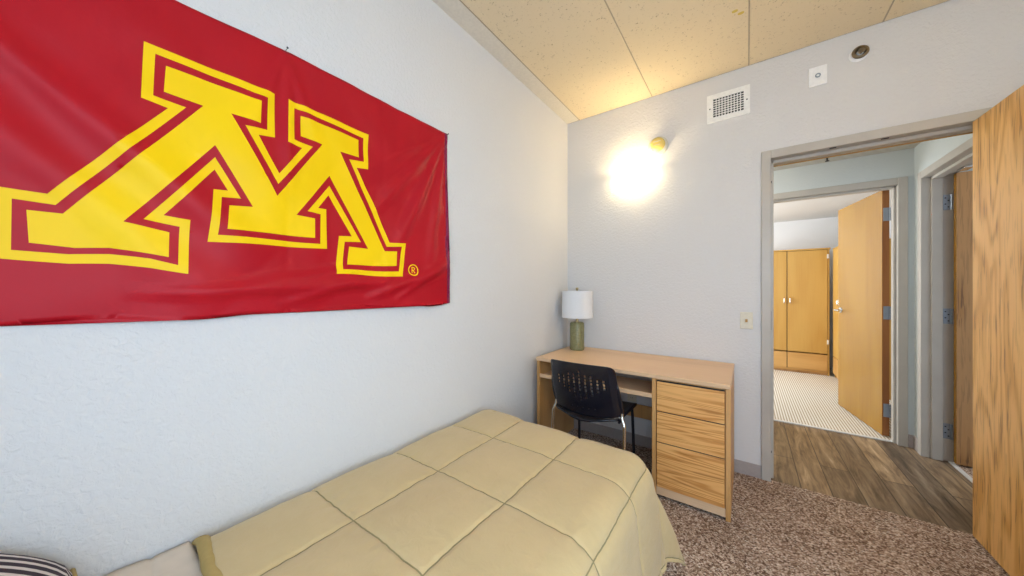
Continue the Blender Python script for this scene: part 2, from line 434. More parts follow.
# right hallway wall with the third doorway
bm = BM()
box(bm, 2.38, 2.52, 1.075, 1.21, 0, HH+0.1); box(bm, 2.38, 2.52, 0.13, 0.22, 0, HH+0.1); box(bm, 2.38, 2.52, 0.22, 1.075, 2.095, HH+0.1)
structure(obj('wall_hallway_right', bm, 'hall_paint'), 'pale hallway wall with the third doorway')
structure(obj('wall_hallway_left', B(0.2, 0.3, 0.13, 1.21, 0, HH+0.1), 'hall_paint'))
structure(obj('wall_side_room_right', B(4.6, 4.7, 0.13, 1.21, 0, HH+0.1), 'wall_paint'))
structure(obj('wall_far_room_back', B(-0.3, 3.1, 4.30, 4.42, 0, HH+0.1), 'far_room_paint'), 'white back wall above the wardrobes')
structure(obj('wall_far_room_right', B(2.98, 3.1, 1.34, 4.30, 0, HH+0.1), 'far_room_paint'))
bm = BM()
for a in ((1.34, 1.95, 0, HH+0.1), (3.45, 4.30, 0, HH+0.1), (1.95, 3.45, 0, 0.8), (1.95, 3.45, 2.1, HH+0.1)):
    box(bm, -0.3, -0.15, a[0], a[1], a[2], a[3])
structure(obj('wall_far_room_left', bm, 'far_room_paint'))
window('window_2', 'y', 1.95, 3.45, -0.26, -0.2, 0.8, 2.1, 'white framed window of the far room')
baseboard('baseboard_hallway_far', 2.347, 2.372, 1.200, 1.21, 0.10)
baseboard('baseboard_hallway_right', 2.371, 2.38, 1.125, 1.21, 0.10)

# ------------------------------------------------------------------ door frames
def bx(bm, *a): box(bm, *a, bev=0.0025, seg=1)
# frame 1: bedroom doorway (wall y 0..0.13)
f1 = struct_root('trim_1', 'beige metal frame of the bedroom doorway', (1.84, 0.065, 0))
bm = BM()
bx(bm, 1.397, 1.446, -0.014, 0.144, 0, 2.139)
bx(bm, 1.446, 1.462, 0.045, 0.10, 0, 2.085)
obj('door_jamb', bm, 'frame_paint', f1)
bm = BM()
bx(bm, 2.297, 2.350, -0.014, 0.144, 0, 2.139); bx(bm, 2.281, 2.297, 0.045, 0.10, 0, 2.085)
obj('door_jamb', bm, 'frame_paint', f1)
bm = BM()
bx(bm, 1.446, 2.297, -0.014, 0.144, 2.087, 2.139); bx(bm, 1.446, 2.297, 0.045, 0.10, 2.066, 2.087)
obj('door_head', bm, 'frame_paint', f1)
obj('door_seal', B(1.462, 2.281, 0.100, 0.106, 2.060, 2.072, bev=0.002), 'gasket', f1)
obj('strike_plate', B(1.4462, 1.4475, -0.010, 0.030, 0.98, 1.10, bev=0.0005), 'dark_metal', f1)
for z in (1.93, 0.18): obj('rubber_bumper', B(1.4462, 1.450, 0.004, 0.012, z, z+0.014, bev=0.001), 'dark_metal', f1)
for x in (1.72, 1.93): obj('rubber_bumper', B(x, x+0.03, 0.0, 0.008, 2.082, 2.0868, bev=0.001), 'dark_metal', f1)
# frame 2: far doorway (wall y 1.21..1.34)
f2 = struct_root('trim_2', 'beige metal frame of the doorway at the end of the hall', (1.87, 1.275, 0))
for x0, x1, sx0, sx1 in ((1.397, 1.446, 1.446, 1.462), (2.292, 2.346, 2.276, 2.292)):
    bm = BM(); bx(bm, x0, x1, 1.198, 1.352, 0, 2.127); bx(bm, sx0, sx1, 1.235, 1.285, 0, 2.07); obj('door_jamb', bm, 'frame_paint', f2)
bm = BM(); bx(bm, 1.446, 2.292, 1.198, 1.352, 2.072, 2.127); bx(bm, 1.446, 2.292, 1.235, 1.285, 2.053, 2.072)
obj('door_head', bm, 'frame_paint', f2)
structure(obj('trim_3', B(1.446, 2.276, 1.243, 1.277, 0.0, 0.009, bev=0.003), 'threshold_metal'), 'pale threshold strip at the cream carpet')
# frame 3: side doorway (wall x 2.38..2.52)
f3 = struct_root('trim_4', 'beige metal frame of the doorway on the right of the hall', (2.45, 0.65, 0))
for y0, y1, s0, s1 in ((1.052, 1.112, 1.036, 1.052), (0.20, 0.255, 0.255, 0.271)):
    bm = BM(); bx(bm, 2.368, 2.534, y0, y1, 0, 2.118); bx(bm, 2.415, 2.468, s0, s1, 0, 2.065); obj('door_jamb', bm, 'frame_paint', f3)
bm = BM(); bx(bm, 2.368, 2.534, 0.255, 1.052, 2.065, 2.118); bx(bm, 2.415, 2.468, 0.255, 1.052, 2.046, 2.065)
obj('door_head', bm, 'frame_paint', f3)
obj('door_catch', B(2.485, 2.53, 0.80, 0.90, 2.045, 2.064, bev=0.003), 'chrome', f3)
structure(obj('trim_5', B(2.490, 2.515, 0.271, 1.036, 0.0, 0.009, bev=0.003), 'threshold_metal'), 'pale threshold strip at the side room carpet')

def lever(parent, cx, cy, cz, side, dirx, ang=0.0, pivot=None):
    """door lever on a face looking to -x (side -1); handle runs along y by dirx"""
    h = BM(); lathe(h, [(0.0, -0.012), (0.026, -0.012), (0.03, -0.006), (0.03, 0.0)], (cx, cy, cz), 'x', 28)
    tube(h, smooth_path([(cx, cy, cz), (cx+side*0.045, cy, cz), (cx+side*0.055, cy+dirx*0.012, cz), (cx+side*0.055, cy+dirx*0.05, cz), (cx+side*0.052, cy+dirx*0.11, cz-0.004)]), 0.010, 12)
    if pivot: rot_about(h, pivot, ang)
    return obj('lever_handle', h, 'chrome', parent, smooth=True, auto=50)
def hinge_leaf(parent, x0, x1, y0, y1, z, h=0.11, kn=None, ang=0.0, pivot=None):
    bm = BM(); box(bm, x0, x1, y0, y1, z-h/2, z+h/2, bev=0.0006, seg=1)
    if kn:
        for k in range(5):
            lathe(bm, [(0.0, 0), (0.0075, 0), (0.0075, h/5-0.0015), (0.0, h/5-0.0015)], (kn[0], kn[1], z-h/2+k*h/5), 'z', 12)
    if pivot: rot_about(bm, pivot, ang)
    o = obj('hinge', bm, 'hinge_steel', parent, smooth=True, auto=30)
    return o
def screws(parent, pts, axis):
    for p in pts:
        bm = BM(); lathe(bm, [(0.0, -0.001), (0.0045, -0.001), (0.0045, 0.001), (0.0, 0.001)], p, axis, 10)
        obj('screw', bm, 'dark_metal', parent)

# door 1: the open bedroom door at the right edge
d1 = struct_root('door_1', 'open orange oak bedroom door at the right edge of the picture', (2.258, -0.42, 0))
obj('door_leaf', B(2.236, 2.281, -0.835, -0.016, 0.012, 2.082, bev=0.0015, seg=1), 'door_oak', d1)
lever(d1, 2.236, -0.765, 0.98, -1, 1)
# door 2: open door of the far room
d2 = struct_root('door_2', 'open pale wooden door of the room beyond the hallway', (2.26, 1.36, 0))
PV2 = (2.285, 1.355, 0); A2 = math.radians(9.5)
bm = B(2.241, 2.285, 1.357, 2.168, 0.012, 2.075, bev=0.0012, seg=1)
for f in bm.faces:
    if f.normal.y < -0.9: f.material_index = 1
rot_about(bm, PV2, A2)
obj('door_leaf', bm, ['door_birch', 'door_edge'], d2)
lever(d2, 2.241, 2.10, 1.02, -1, -1, A2, PV2)
for z in (1.867, 1.042, 0.225):
    hinge_leaf(d2, 2.248, 2.284, 1.3535, 1.3572, z, 0.11, (2.287, 1.349), A2, PV2)
# door 3: open door of the side room
d3 = struct_root('door_3', 'brown oak door standing open into the side room', (2.56, 1.03, 0))
bm = B(2.514, 3.30, 0.992, 1.034, 0.012, 2.06, bev=0.0012, seg=1)
for f in bm.faces:
    if f.normal.x < -0.9: f.material_index = 1
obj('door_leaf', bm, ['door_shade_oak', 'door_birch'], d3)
for z in (1.868, 1.047, 0.218):
    h = hinge_leaf(d3, 2.472, 2.508, 1.0488, 1.0518, z, 0.11, (2.510, 1.044))
    screws(h, [(2.482, 1.0485, z+0.032), (2.496, 1.0485, z+0.012), (2.482, 1.0485, z-0.012), (2.496, 1.0485, z-0.034)], 'y')

# ------------------------------------------------------------------ flag
OUT = [(-2.559, 1.911), (-2.263, 1.911), (-2.263, 1.762), (-2.31, 1.752), (-2.252, 1.642), (-2.18, 1.755), (-2.227, 1.759), (-2.223, 1.912), (-1.92, 1.905), (-1.925, 1.754), (-1.974, 1.747), (-1.896, 1.622), (-1.818, 1.456), (-1.737, 1.46), (-1.757, 1.305), (-2.058, 1.3), (-2.042, 1.454), (-1.99, 1.459), (-2.083, 1.608), (-2.122, 1.551), (-2.091, 1.552), (-2.088, 1.399), (-2.434, 1.391), (-2.421, 1.548), (-2.387, 1.552), (-2.418, 1.608), (-2.523, 1.452), (-2.471, 1.448), (-2.476, 1.295), (-2.548, 1.304), (-2.617, 1.307), (-2.678, 1.304), (-2.775, 1.314), (-2.775, 1.470), (-2.707, 1.467), (-2.514, 1.752), (-2.564, 1.757)]
R1 = [(-2.538, 1.89), (-2.284, 1.886), (-2.285, 1.779), (-2.345, 1.769), (-2.255, 1.605), (-2.144, 1.772), (-2.205, 1.777), (-2.202, 1.891), (-1.942, 1.882), (-1.943, 1.781), (-2.004, 1.772), (-1.916, 1.608), (-1.832, 1.437), (-1.759, 1.443), (-1.775, 1.328), (-2.031, 1.319), (-2.019, 1.433), (-1.951, 1.441), (-2.079, 1.646), (-2.159, 1.533), (-2.113, 1.529), (-2.114, 1.416), (-2.412, 1.413), (-2.402, 1.529), (-2.355, 1.534), (-2.417, 1.645), (-2.56, 1.433), (-2.492, 1.426), (-2.496, 1.318), (-2.548, 1.329), (-2.617, 1.332), (-2.678, 1.327), (-2.753, 1.333), (-2.752, 1.447), (-2.696, 1.443), (-2.478, 1.77), (-2.542, 1.774)]
R2 = [(-2.518, 1.868), (-2.302, 1.867), (-2.304, 1.793), (-2.379, 1.793), (-2.257, 1.565), (-2.11, 1.793), (-2.183, 1.798), (-2.183, 1.871), (-1.963, 1.867), (-1.964, 1.793), (-2.041, 1.791), (-1.937, 1.604), (-1.841, 1.416), (-1.781, 1.42), (-1.786, 1.353), (-2.011, 1.34), (-2.001, 1.415), (-1.919, 1.417), (-2.079, 1.685), (-2.195, 1.513), (-2.133, 1.51), (-2.133, 1.437), (-2.391, 1.433), (-2.384, 1.507), (-2.324, 1.514), (-2.417, 1.681), (-2.595, 1.419), (-2.512, 1.407), (-2.514, 1.338), (-2.548, 1.342), (-2.617, 1.348), (-2.669, 1.343), (-2.731, 1.351), (-2.734, 1.425), (-2.686, 1.424), (-2.442, 1.79), (-2.522, 1.794)]
def ring(cy, cz, r, n=28): return [(cy+r*math.cos(2*PI*k/n), cz+r*math.sin(2*PI*k/n)) for k in range(n)]
RC = (-1.700, 1.337)
C1 = ring(*RC, 0.0275); C2 = ring(*RC, 0.0225)
def L(pts): return [(RC[0]+a*0.001, RC[1]+b*0.001) for a, b in pts]
RL = L([(-9, -14), (-9, 14), (2, 14), (8, 11), (9.5, 6), (7.5, 1), (3, -2), (10, -14), (5, -14), (-1.5, -3), (-5, -3), (-5, -14)])
RH = L([(-5, 1), (1.5, 1), (5, 3.5), (5, 7.5), (1.5, 10), (-5, 10)])
def inside(p, poly):
    c = False; n = len(poly); j = n-1
    for i in range(n):
        yi, zi = poly[i]; yj, zj = poly[j]
        if (zi > p[1]) != (zj > p[1]) and p[0] < (yj-yi)*(p[1]-zi)/(zj-zi)+yi: c = not c
        j = i
    return c
FY0, FY1, FZ0, FZ1 = -2.987, -1.468, 1.166, 2.082
def fold(y, z, y0, z0, ang, wd, length, amp, fade0=0.0):
    """a soft ridge starting at y0,z0 running at ang with width wd growing"""
    dy, dz = y-y0, z-z0
    u = dy*math.cos(ang)+dz*math.sin(ang); v = -dy*math.sin(ang)+dz*math.cos(ang)
    if u < 0 or u > length: return 0
    e = math.sin(PI*min(1, max(0, (u/length)))) ** 0.6
    ww = wd*(0.5+u/length)
    return amp*e*math.exp(-(v/ww)**2)
def flag_off(y, z):
    d = 0.014
    low = max(0, (2.08-z)/0.91)
    d += 0.006*math.sin(y*7.5+0.8)*low**1.2
    d += 0.006*noise.noise(Vector((y*3.2, z*3.2, 0.3)))*(0.3+low)
    d += 0.0035*noise.noise(Vector((y*9, z*7, 4.3)))
    # folds hanging from the pinned corner and from the middle pin
    for a, wd, ln, am in ((-1.75, 0.020, 0.75, 0.007), (-2.02, 0.022, 0.72, 0.009), (-2.28, 0.024, 0.70, 0.007), (-2.55, 0.03, 0.6, 0.004)):
        d += fold(y, z, FY1-0.01, FZ1-0.01, a, wd, ln, am)
    for a, wd, ln, am in ((-1.57, 0.016, 0.5, 0.006), (-1.25, 0.02, 0.35, 0.004), (-1.9, 0.02, 0.35, 0.004)):
        d += fold(y, z, -2.225, 2.079, a, wd, ln, am)
    for y0, z0, a, wd, ln, am in ((-2.95, 1.95, -0.75, 0.04, 0.9, 0.009), (-2.90, 1.75, -0.85, 0.05, 0.75, 0.008), (-2.35, 1.27, 0.12, 0.02, 0.55, 0.006),
                                  (-2.6, 1.235, 0.05, 0.022, 0.9, 0.007), (-1.95, 1.20, 0.35, 0.02, 0.5, 0.008), (-2.25, 1.20, 0.22, 0.018, 0.45, 0.006), (-1.80, 1.19, 0.6, 0.02, 0.4, 0.007)):
        d += fold(y, z, y0, z0, a, wd, ln, am)
    # packing creases
    for yc in (-2.225, -1.85, -2.6): d -= 0.0012*math.exp(-((y-yc)/0.004)**2)
    d -= 0.0012*math.exp(-((z-1.63)/0.004)**2)
    return max(0.004, 0.015+(d-0.015)*2.3)
random.seed(3)
pts = []; edges = []
def addpoly(P, sub=0.012):
    s = len(pts); Q = []
    for i in range(len(P)):
        a, b_ = Vector(P[i]), Vector(P[(i+1) % len(P)]); k = max(1, int((b_-a).length/sub))
        for j in range(k): Q.append(a.lerp(b_, j/k))
    pts.extend(Q)
    for i in range(len(Q)): edges.append((s+i, s+(i+1) % len(Q)))
rect = [(FY0, FZ0), (FY1, FZ0), (FY1, FZ1), (FY0, FZ1)]
addpoly(rect)
for P in (OUT, R1, R2): addpoly(P)
for P in (C1, C2, RL, RH): addpoly(P, 1)
for yy in (FY1-0.022,): 
    s = len(pts); pts += [Vector((yy, FZ0+0.001)), Vector((yy, FZ1-0.001))]; edges.append((s, s+1))
st = 0.013; ny = int((FY1-FY0)/st); nz = int((FZ1-FZ0)/st)
for i in range(1, ny):
    for j in range(1, nz):
        pts.append(Vector((FY0+(i+0.5*(j % 2))*(FY1-FY0)/(ny+0.5)+random.uniform(-.0005, .0005), FZ0+j*(FZ1-FZ0)/nz+random.uniform(-.0005, .0005))))
V2, E2, F2, *_ = delaunay_2d_cdt([Vector(p) for p in pts], edges, [], 0, 1e-5)
bm = BM(); vs = []
for p in V2:
    y, z = p
    up = (z-FZ0)/(FZ1-FZ0)
    # sag of the top edge between the pins, waviness of the lower edge
    sag = -(0.007 if y > -2.225 else 0.022)*abs(math.sin(PI*(y+1.463)/0.7615))*up**14 if y < -1.463 else 0
    wob = (0.006*math.sin(y*9+1)+0.004*math.sin(y*21))*(1-up)**3
    inw = -0.008*math.sin(PI*up)*max(0, (y-FY0)/(FY1-FY0))**8
    vs.append(bm.verts.new((flag_off(y, z), y+inw, z+sag+wob)))
for f in F2:
    c = sum((V2[i] for i in f), Vector((0, 0)))/len(f)
    try: fc = bm.faces.new([vs[i] for i in f])
    except ValueError: continue
    c = (c.x, c.y)
    gold = (inside(c, OUT) and not inside(c, R1)) or inside(c, R2) or (inside(c, C1) and not inside(c, C2)) or (inside(c, RL) and not inside(c, RH))
    fc.material_index = 1 if gold else 0
    if c[0] > FY1-0.022: fc.material_index = 2
bmesh.ops.recalc_face_normals(bm, faces=bm.faces)
if sum(f.normal.x for f in bm.faces) < 0: bmesh.ops.reverse_faces(bm, faces=bm.faces)
fl = obj('flag', bm, ['flag_maroon', 'flag_gold', 'flag_hem'], smooth=True, loc=(0.0, -2.225, FZ0))
md = fl.modifiers.new('thick', 'SOLIDIFY'); md.thickness = 0.001
tag(fl, 'maroon satin flag with a big gold block letter M pinned to the white wall', 'flag')
for (y, z, lb) in ((-2.226, 2.085, 'small dark pin halfway along the top edge of the maroon flag'), (-1.472, 2.074, 'small dark pin at the right upper corner of the maroon flag')):
    bm = BM(); tube(bm, [(0.0, y, z), (0.020, y, z+0.002)], 0.0010, 8); lathe(bm, [(0.0, 0.018), (0.003, 0.018), (0.0035, 0.020), (0.0, 0.022)], (0, y, z+0.004), 'x', 12)
    tag(obj('push_pin', bm, 'dark_metal', loc=(0, y, z)), lb, 'pin', 'pins holding the flag')

# ------------------------------------------------------------------ bed
bed = thing('bed', 'single bed along the white wall, its mattress hidden under bedding', 'bed', (0.5, -2.25, 0))
obj('mattress', B(0.02, 0.96, -3.27, -1.27, 0.30, 0.475, bev=0.035, seg=4), 'mattress_ticking', bed, smooth=True)
bm = BM(); box(bm, 0.012, 0.05, -3.30, -1.25, 0.20, 0.295, 0.004); box(bm, 0.93, 0.965, -3.30, -1.25, 0.20, 0.295, 0.004)
for k in range(10): box(bm, 0.05, 0.93, -3.2+k*0.205, -3.1+k*0.205, 0.27, 0.292)
obj('bed_frame', bm, 'desk_side', bed)
for n_, y0, zt in (('headboard', -3.335, 0.70), ('footboard', -1.248, 0.46)):
    obj(n_, B(0.012, 0.965, y0, y0+0.03, 0.12, zt, bev=0.005), 'desk_side', bed)
for x in (0.015, 0.915):
    for y in (-3.30, -1.30):
        obj('leg', B(x, x+0.05, y, y+0.05, 0, 0.20, bev=0.004), 'desk_side', bed)

# sheet over the mattress at the head end
def grid_mesh(fn, nu, nv):
    bm = BM(); G = [[bm.verts.new(fn(i/nu, j/nv)) for j in range(nv+1)] for i in range(nu+1)]
    for i in range(nu):
        for j in range(nv): bm.faces.new((G[i][j], G[i+1][j], G[i+1][j+1], G[i][j+1]))
    return bm, G
def sheet(u, v):
    s = u*1.22; y = -3.26 + v*0.90
    x, z = (0.012+s, 0.508) if s < 0.96 else (0.972+0.02*min(1, (s-0.96)*10), 0.508-(s-0.96))
    z += 0.008 - 0.07*max(0, min(1, (y+2.475)/0.03))*max(0, 1-s/0.2)
    if 0.86 < s <= 0.96: z -= 0.030*((s-0.86)/0.10)**2
    if s > 0.96: z -= 0.030
    z += 0.004*noise.noise(Vector((x*4, y*5, 1))) - 0.006*math.exp(-((y+2.545+0.05*x)/0.006)**2) + 0.008*math.exp(-((y+2.60+0.3*x)/0.05)**2)
    return (x, y, z)
bm, _ = grid_mesh(sheet, 70, 110)
o = obj('bed_sheet', bm, 'sheet_cotton', smooth=True, loc=(0.5, -2.8, 0.5))
o.modifiers.new('thick', 'SOLIDIFY').thickness = -0.004
tag(o, 'pale beige sheet lying on the bed between striped pillow and quilt', 'sheet')

# comforter
SEAM_X = [0.02, 0.345, 0.668, 0.990, 1.375, 1.64]
SEAM_T = [-2.50, -2.165, -1.830, -1.490, -1.155, -0.82]
XE, YE = 0.90, -1.275            # where the top starts to bend over the edges
RB = 0.10                        # radius of the bend
def cell(a, seams):
    for i in range(len(seams)-1):
        if seams[i] <= a <= seams[i+1]:
            u = (a-seams[i])/(seams[i+1]-seams[i]); return abs(math.sin(PI*u)), min(abs(a-seams[i]), abs(a-seams[i+1]))
    return 0.3, 1
def base_pt(s, t):
    ye = YE + 0.035*max(0, 1-s/0.6)
    a = max(0.0, s-XE); b_ = max(0.0, t-ye)
    zt = 0.533 + 0.010*math.exp(-((s-0.30)/0.2)**2-((t+1.28)/0.15)**2)*0.3
    if s < 0.11: zt -= 0.045*((0.11-s)/0.10)**2
    p = 3.6
    r = (a**p+b_**p)**(1/p) if (a > 0 or b_ > 0) else 0.0
    if r == 0: return Vector((min(s, XE), min(t, ye), zt + 0.008*math.sin(PI*min(1, s/0.95))))
    phi = math.atan2(b_, a)
    # quarter-round bend, then hang
    arc = RB*PI/2
    if r < arc:
        out = RB*math.sin(r/RB); dn = RB*(1-math.cos(r/RB))
    else:
        h = r-arc
        cor = math.sin(2*phi)
        wave = 0.012*math.sin(5.0*t+1.2)*(1-cor) if b_ < a else 0.012*math.sin(9*s)*(1-cor)
        out = RB + h*(0.10+0.24*cor**2) + h/0.4*(wave + 0.040*cor*math.cos(phi*8-0.4))
        dn = RB + h*(1-0.05*cor)
    return Vector((min(s, XE)+out*math.cos(phi), min(t, ye)+out*math.sin(phi), zt-dn))
def comforter(s, t):
    e = 0.002
    P = base_pt(s, t)
    du = base_pt(s+e, t)-base_pt(s-e, t); dv = base_pt(s, t+e)-base_pt(s, t-e)
    n = du.cross(dv)
    n = n.normalized() if n.length > 1e-9 else Vector((0, 0, 1))
    cu, eu = cell(s, SEAM_X); cv, ev = cell(t, SEAM_T)
    puff = 0.014*(cu*cv)**0.55
    d = min(eu, ev)
    puff -= 0.0035*math.exp(-(d/0.006)**2)
    # little gathers beside the stitching
    if eu < ev: g_ = noise.noise(Vector((s*7, t*38, 2)))
    else: g_ = noise.noise(Vector((s*38, t*7, 2)))
    puff += 0.0035*g_*math.exp(-d/0.035) + 0.005*noise.noise(Vector((s*4, t*4, 7)))
    P = P + n*puff
    if P.z < 0.012: P.z = 0.012
    return P
S0, S1, T0, T1 = 0.012, XE+0.49, -2.455, YE+0.47
def lines(lo, hi, seams, step=0.0062, w_=0.0023):
    cuts = sorted({lo, hi} | {q+d for q in seams for d in (-w_, w_, -0.0055, 0.0055) if lo < q+d < hi})
    out = []
    for a, b_ in zip(cuts[:-1], cuts[1:]):
        k = max(1, int(round((b_-a)/step)))
        out += [a+(b_-a)*j/k for j in range(k)]
    return out+[hi]
LS = lines(S0, S1, SEAM_X); LT = lines(T0, T1, SEAM_T)
bm = BM(); G = []
for s in LS:
    row = []
    for t_ in LT:
        fade = max(0, 1-(t_-T0)/0.25)
        tt = t_ + (0.008*math.sin(s*9+1.0)+0.004*math.sin(s*23))*fade
        P = comforter(s, tt)
        # the stitching wanders a few millimetres
        P.x += 0.004*noise.noise(Vector((s*5, t_*9, 11))); P.y += 0.004*noise.noise(Vector((s*9, t_*5, 21)))
        row.append(bm.verts.new(P))
    G.append(row)
for i in range(len(LS)-1):
    for j in range(len(LT)-1):
        f = bm.faces.new((G[i][j], G[i+1][j], G[i+1][j+1], G[i][j+1]))
        s = (LS[i]+LS[i+1])/2; t_ = (LT[j]+LT[j+1])/2
        if min(min(abs(s-q) for q in SEAM_X[1:]), min(abs(t_-q) for q in SEAM_T)) < 0.0023: f.material_index = 1
cf = obj('comforter', bm, ['comforter_cloth', 'comforter_seam'], smooth=True, loc=(0.5, -1.8, 0.5))
md = cf.modifiers.new('thick', 'SOLIDIFY'); md.thickness = 0.012; md.offset = -1
tag(cf, 'tan quilted comforter with large square stitching spread over the bed', 'comforter')
# rolled hem along the head end
def hem(u, v):
    s = 0.03+u*0.93; a = v*2*PI
    y = -2.457 + (0.008*math.sin(s*9+1.0)+0.004*math.sin(s*23))
    zc = 0.535 if s > 0.11 else 0.535-0.03*((0.11-s)/0.1)**2
    if s > 0.88: zc -= 0.3*(s-0.88)**2*10*0.25
    return (s+0.004*math.sin(a+s*30), y-0.006+0.017*math.cos(a)+0.004*noise.noise(Vector((s*14, a, 0))), zc+0.013*math.sin(a)+0.003*noise.noise(Vector((s*18, 3, 0))))
bm, _ = grid_mesh(hem, 90, 16)
bmesh.ops.remove_doubles(bm, verts=bm.verts, dist=1e-5); bmesh.ops.recalc_face_normals(bm, faces=bm.faces)
obj('rolled_hem', bm, 'comforter_hem', cf, smooth=True)

# striped pillow
def pil(u, v, sgn):
    a, b_ = 2*u-1, 2*v-1
    th = 0.10*((1-abs(a)**6)*(1-abs(b_)**2.6))**0.45
    x = 0.350+a*0.342*(1-0.03*(b_*b_)); y = -2.93+b_*0.268*(1-0.04*a*a)
    return (x, y, 0.738-0.16*(b_)+sgn*th+0.012*noise.noise(Vector((x*5, y*5, 1)))*th/0.1)
bm = BM()
for sg in (1, -1):
    G = [[bm.verts.new(pil(i/40, j/40, sg)) for j in range(41)] for i in range(41)]
    for i in range(40):
        for j in range(40):
            q = (G[i][j], G[i+1][j], G[i+1][j+1], G[i][j+1]); bm.faces.new(q if sg > 0 else q[::-1])
bmesh.ops.remove_doubles(bm, verts=bm.verts, dist=1e-5)
pl = obj('pillow', bm, 'striped_ticking', smooth=True, loc=(0.38, -2.95, 0.53))
tag(pl, 'pillow in dark striped ticking at the head of the bed by the wall', 'pillow')
bm = BM(); tube(bm, [(0.350+0.342*a*(1-0.03*b_*b_), -2.93+0.268*b_*(1-0.04*a*a), 0.578) for a, b_ in [(-1+2*k/20, 1) for k in range(21)]], 0.005, 8)
obj('piping', bm, 'comforter_hem', pl, smooth=True)

# ------------------------------------------------------------------ desk
DX0, DX1, DY0, DT = 0.05, 1.250, -0.612, 0.737
desk = thing('desk', 'light oak desk with a drawer pedestal standing in the corner', 'desk', (0.65, -0.3, 0))
obj('desktop', B(DX0-0.003, DX1+0.002, DY0-0.010, -0.010, DT-0.026, DT, bev=0.004), 'desk_top', desk)
for x0, x1 in ((DX0, DX0+0.022), (DX1-0.022, DX1), (0.857, 0.879)):
    obj('side_panel', B(x0, x1, DY0, -0.018, 0.004, DT-0.027, bev=0.0015, seg=1), 'desk_side', desk)
zs = [(0.520, 0.694), (0.337, 0.514), (0.070, 0.331)]
for z0, z1 in zs:
    d = obj('drawer', B(0.884, 1.223, DY0-0.002, DY0+0.017, z0, z1, bev=0.002), 'desk_drawer', desk)
    obj('groove_shade', B(0.884, 1.223, DY0+0.004, DY0+0.016, z1+0.0005, z1+0.0055), 'dark_void', d)  # near-black bar in place of the shade above each drawer
obj('kick_rail', B(0.880, 1.2275, DY0+0.006, DY0+0.022, 0.02, 0.066, bev=0.001), 'desk_top', desk)
bm = BM(); box(bm, 0.880, 1.2275, DY0+0.018, -0.02, 0.066, 0.072); box(bm, 0.880, 1.2275, -0.03, -0.02, 0.072, DT-0.03); box(bm, 0.880, 1.2275, DY0+0.018, DY0+0.022, 0.075, DT-0.03)
obj('pedestal_box', bm, 'desk_side', desk)
bm = BM(); box(bm, DX0+0.022, 0.857, DY0+0.006, -0.30, 0.590, 0.604, 0.001); box(bm, DX0+0.022, 0.857, DY0, DY0+0.012, 0.588, 0.616, 0.003)
obj('shelf', bm, 'desk_top', desk)
obj('back_rail', B(DX0+0.022, 0.857, -0.045, -0.028, 0.235, 0.335, bev=0.001), 'desk_side', desk)

# ------------------------------------------------------------------ table lamp
LX, LY = 0.172, -0.172
lp = thing('table_lamp', 'small table lamp with white drum shade and olive ceramic base on the desk', 'lamp', (LX, LY, DT))
bm = BM(); lathe(bm, [(0, 0), (0.052, 0), (0.058, 0.006), (0.059, 0.02), (0.059, 0.205), (0.057, 0.221), (0.05, 0.229), (0.015, 0.231), (0, 0.231)], (LX, LY, DT), 'z', 48)
obj('lamp_base', bm, 'olive_glaze', lp, smooth=True, auto=40)
bm = BM(); lathe(bm, [(0, 0.231), (0.016, 0.231), (0.016, 0.236), (0.011, 0.238), (0.011, 0.262), (0.016, 0.264), (0.016, 0.300), (0, 0.302)], (LX, LY, DT), 'z', 24)
obj('lamp_neck', bm, 'brass', lp, smooth=True, auto=40)
bm = BM(); lathe(bm, [(0.128, 0.268), (0.124, 0.488), (0.122, 0.488), (0.126, 0.268), (0.128, 0.268)], (LX, LY, DT), 'z', 64, cap=False)
sh = obj('lamp_shade', bm, 'shade_linen', lp, smooth=True, auto=40)
bm = BM()
for k in range(3):
    a = k*2*PI/3+0.4; tube(bm, [(LX, LY, DT+0.484), (LX+0.122*math.cos(a), LY+0.122*math.sin(a), DT+0.484)], 0.0016, 6)
tube(bm, [(LX, LY, DT+0.30), (LX, LY, DT+0.495)], 0.0025, 8)
obj('shade_support', bm, 'brass', sh)
bm = BM(); lathe(bm, [(0, 0.490), (0.006, 0.491), (0.005, 0.497), (0.009, 0.500), (0.013, 0.507), (0.011, 0.515), (0, 0.519)], (LX, LY, DT), 'z', 20)
obj('finial', bm, 'brass', lp, smooth=True)

# ------------------------------------------------------------------ chair
CX = 0.500
ch = thing('stacking_chair', 'black plastic stacking chair with perforated back tucked under the desk', 'chair', (CX, -0.62, 0))
def back_surf(x, z):
    """x is -1..1 over the width, z 0..1 over the height"""
    hw = 0.220-0.014*z
    X = CX+0.006+x*hw
    Y = -0.862 + 0.055*x*x*(1-0.35*z) - 0.055*z + 0.07*(1-z)**3*0.6 + (0.03*max(0, abs(x)-0.86)/0.14)
    Z = 0.492+0.312*z + 0.018*(1-x*x)*(1-z)*-1 + 0.004*(1-x*x)*z
    return X, Y, Z
NXB = 9; SX = [(-0.62+1.34*k/8) for k in range(9)]
xl = [-1, -0.97, -0.93, -0.86, -0.78, -0.70]
for c in SX: xl += [c-0.026, c+0.026]
for k in range(8): xl.append((SX[k]+SX[k+1])/2)
xl += [0.78, 0.86, 0.93, 0.97, 1]
xl = sorted(set(round(a, 4) for a in xl))
zl = [0, 0.03, 0.07, 0.12]
slots = [(0.300+k*0.065, 0.300+k*0.065+0.047) for k in range(9)]
lowz = (0.15, 0.18)
zl += [lowz[0], lowz[1], 0.25]
for a, b_ in slots: zl += [a, b_]
zl += [0.93, 0.97, 0.99, 1.0]
zl = sorted(set(round(a, 4) for a in zl))
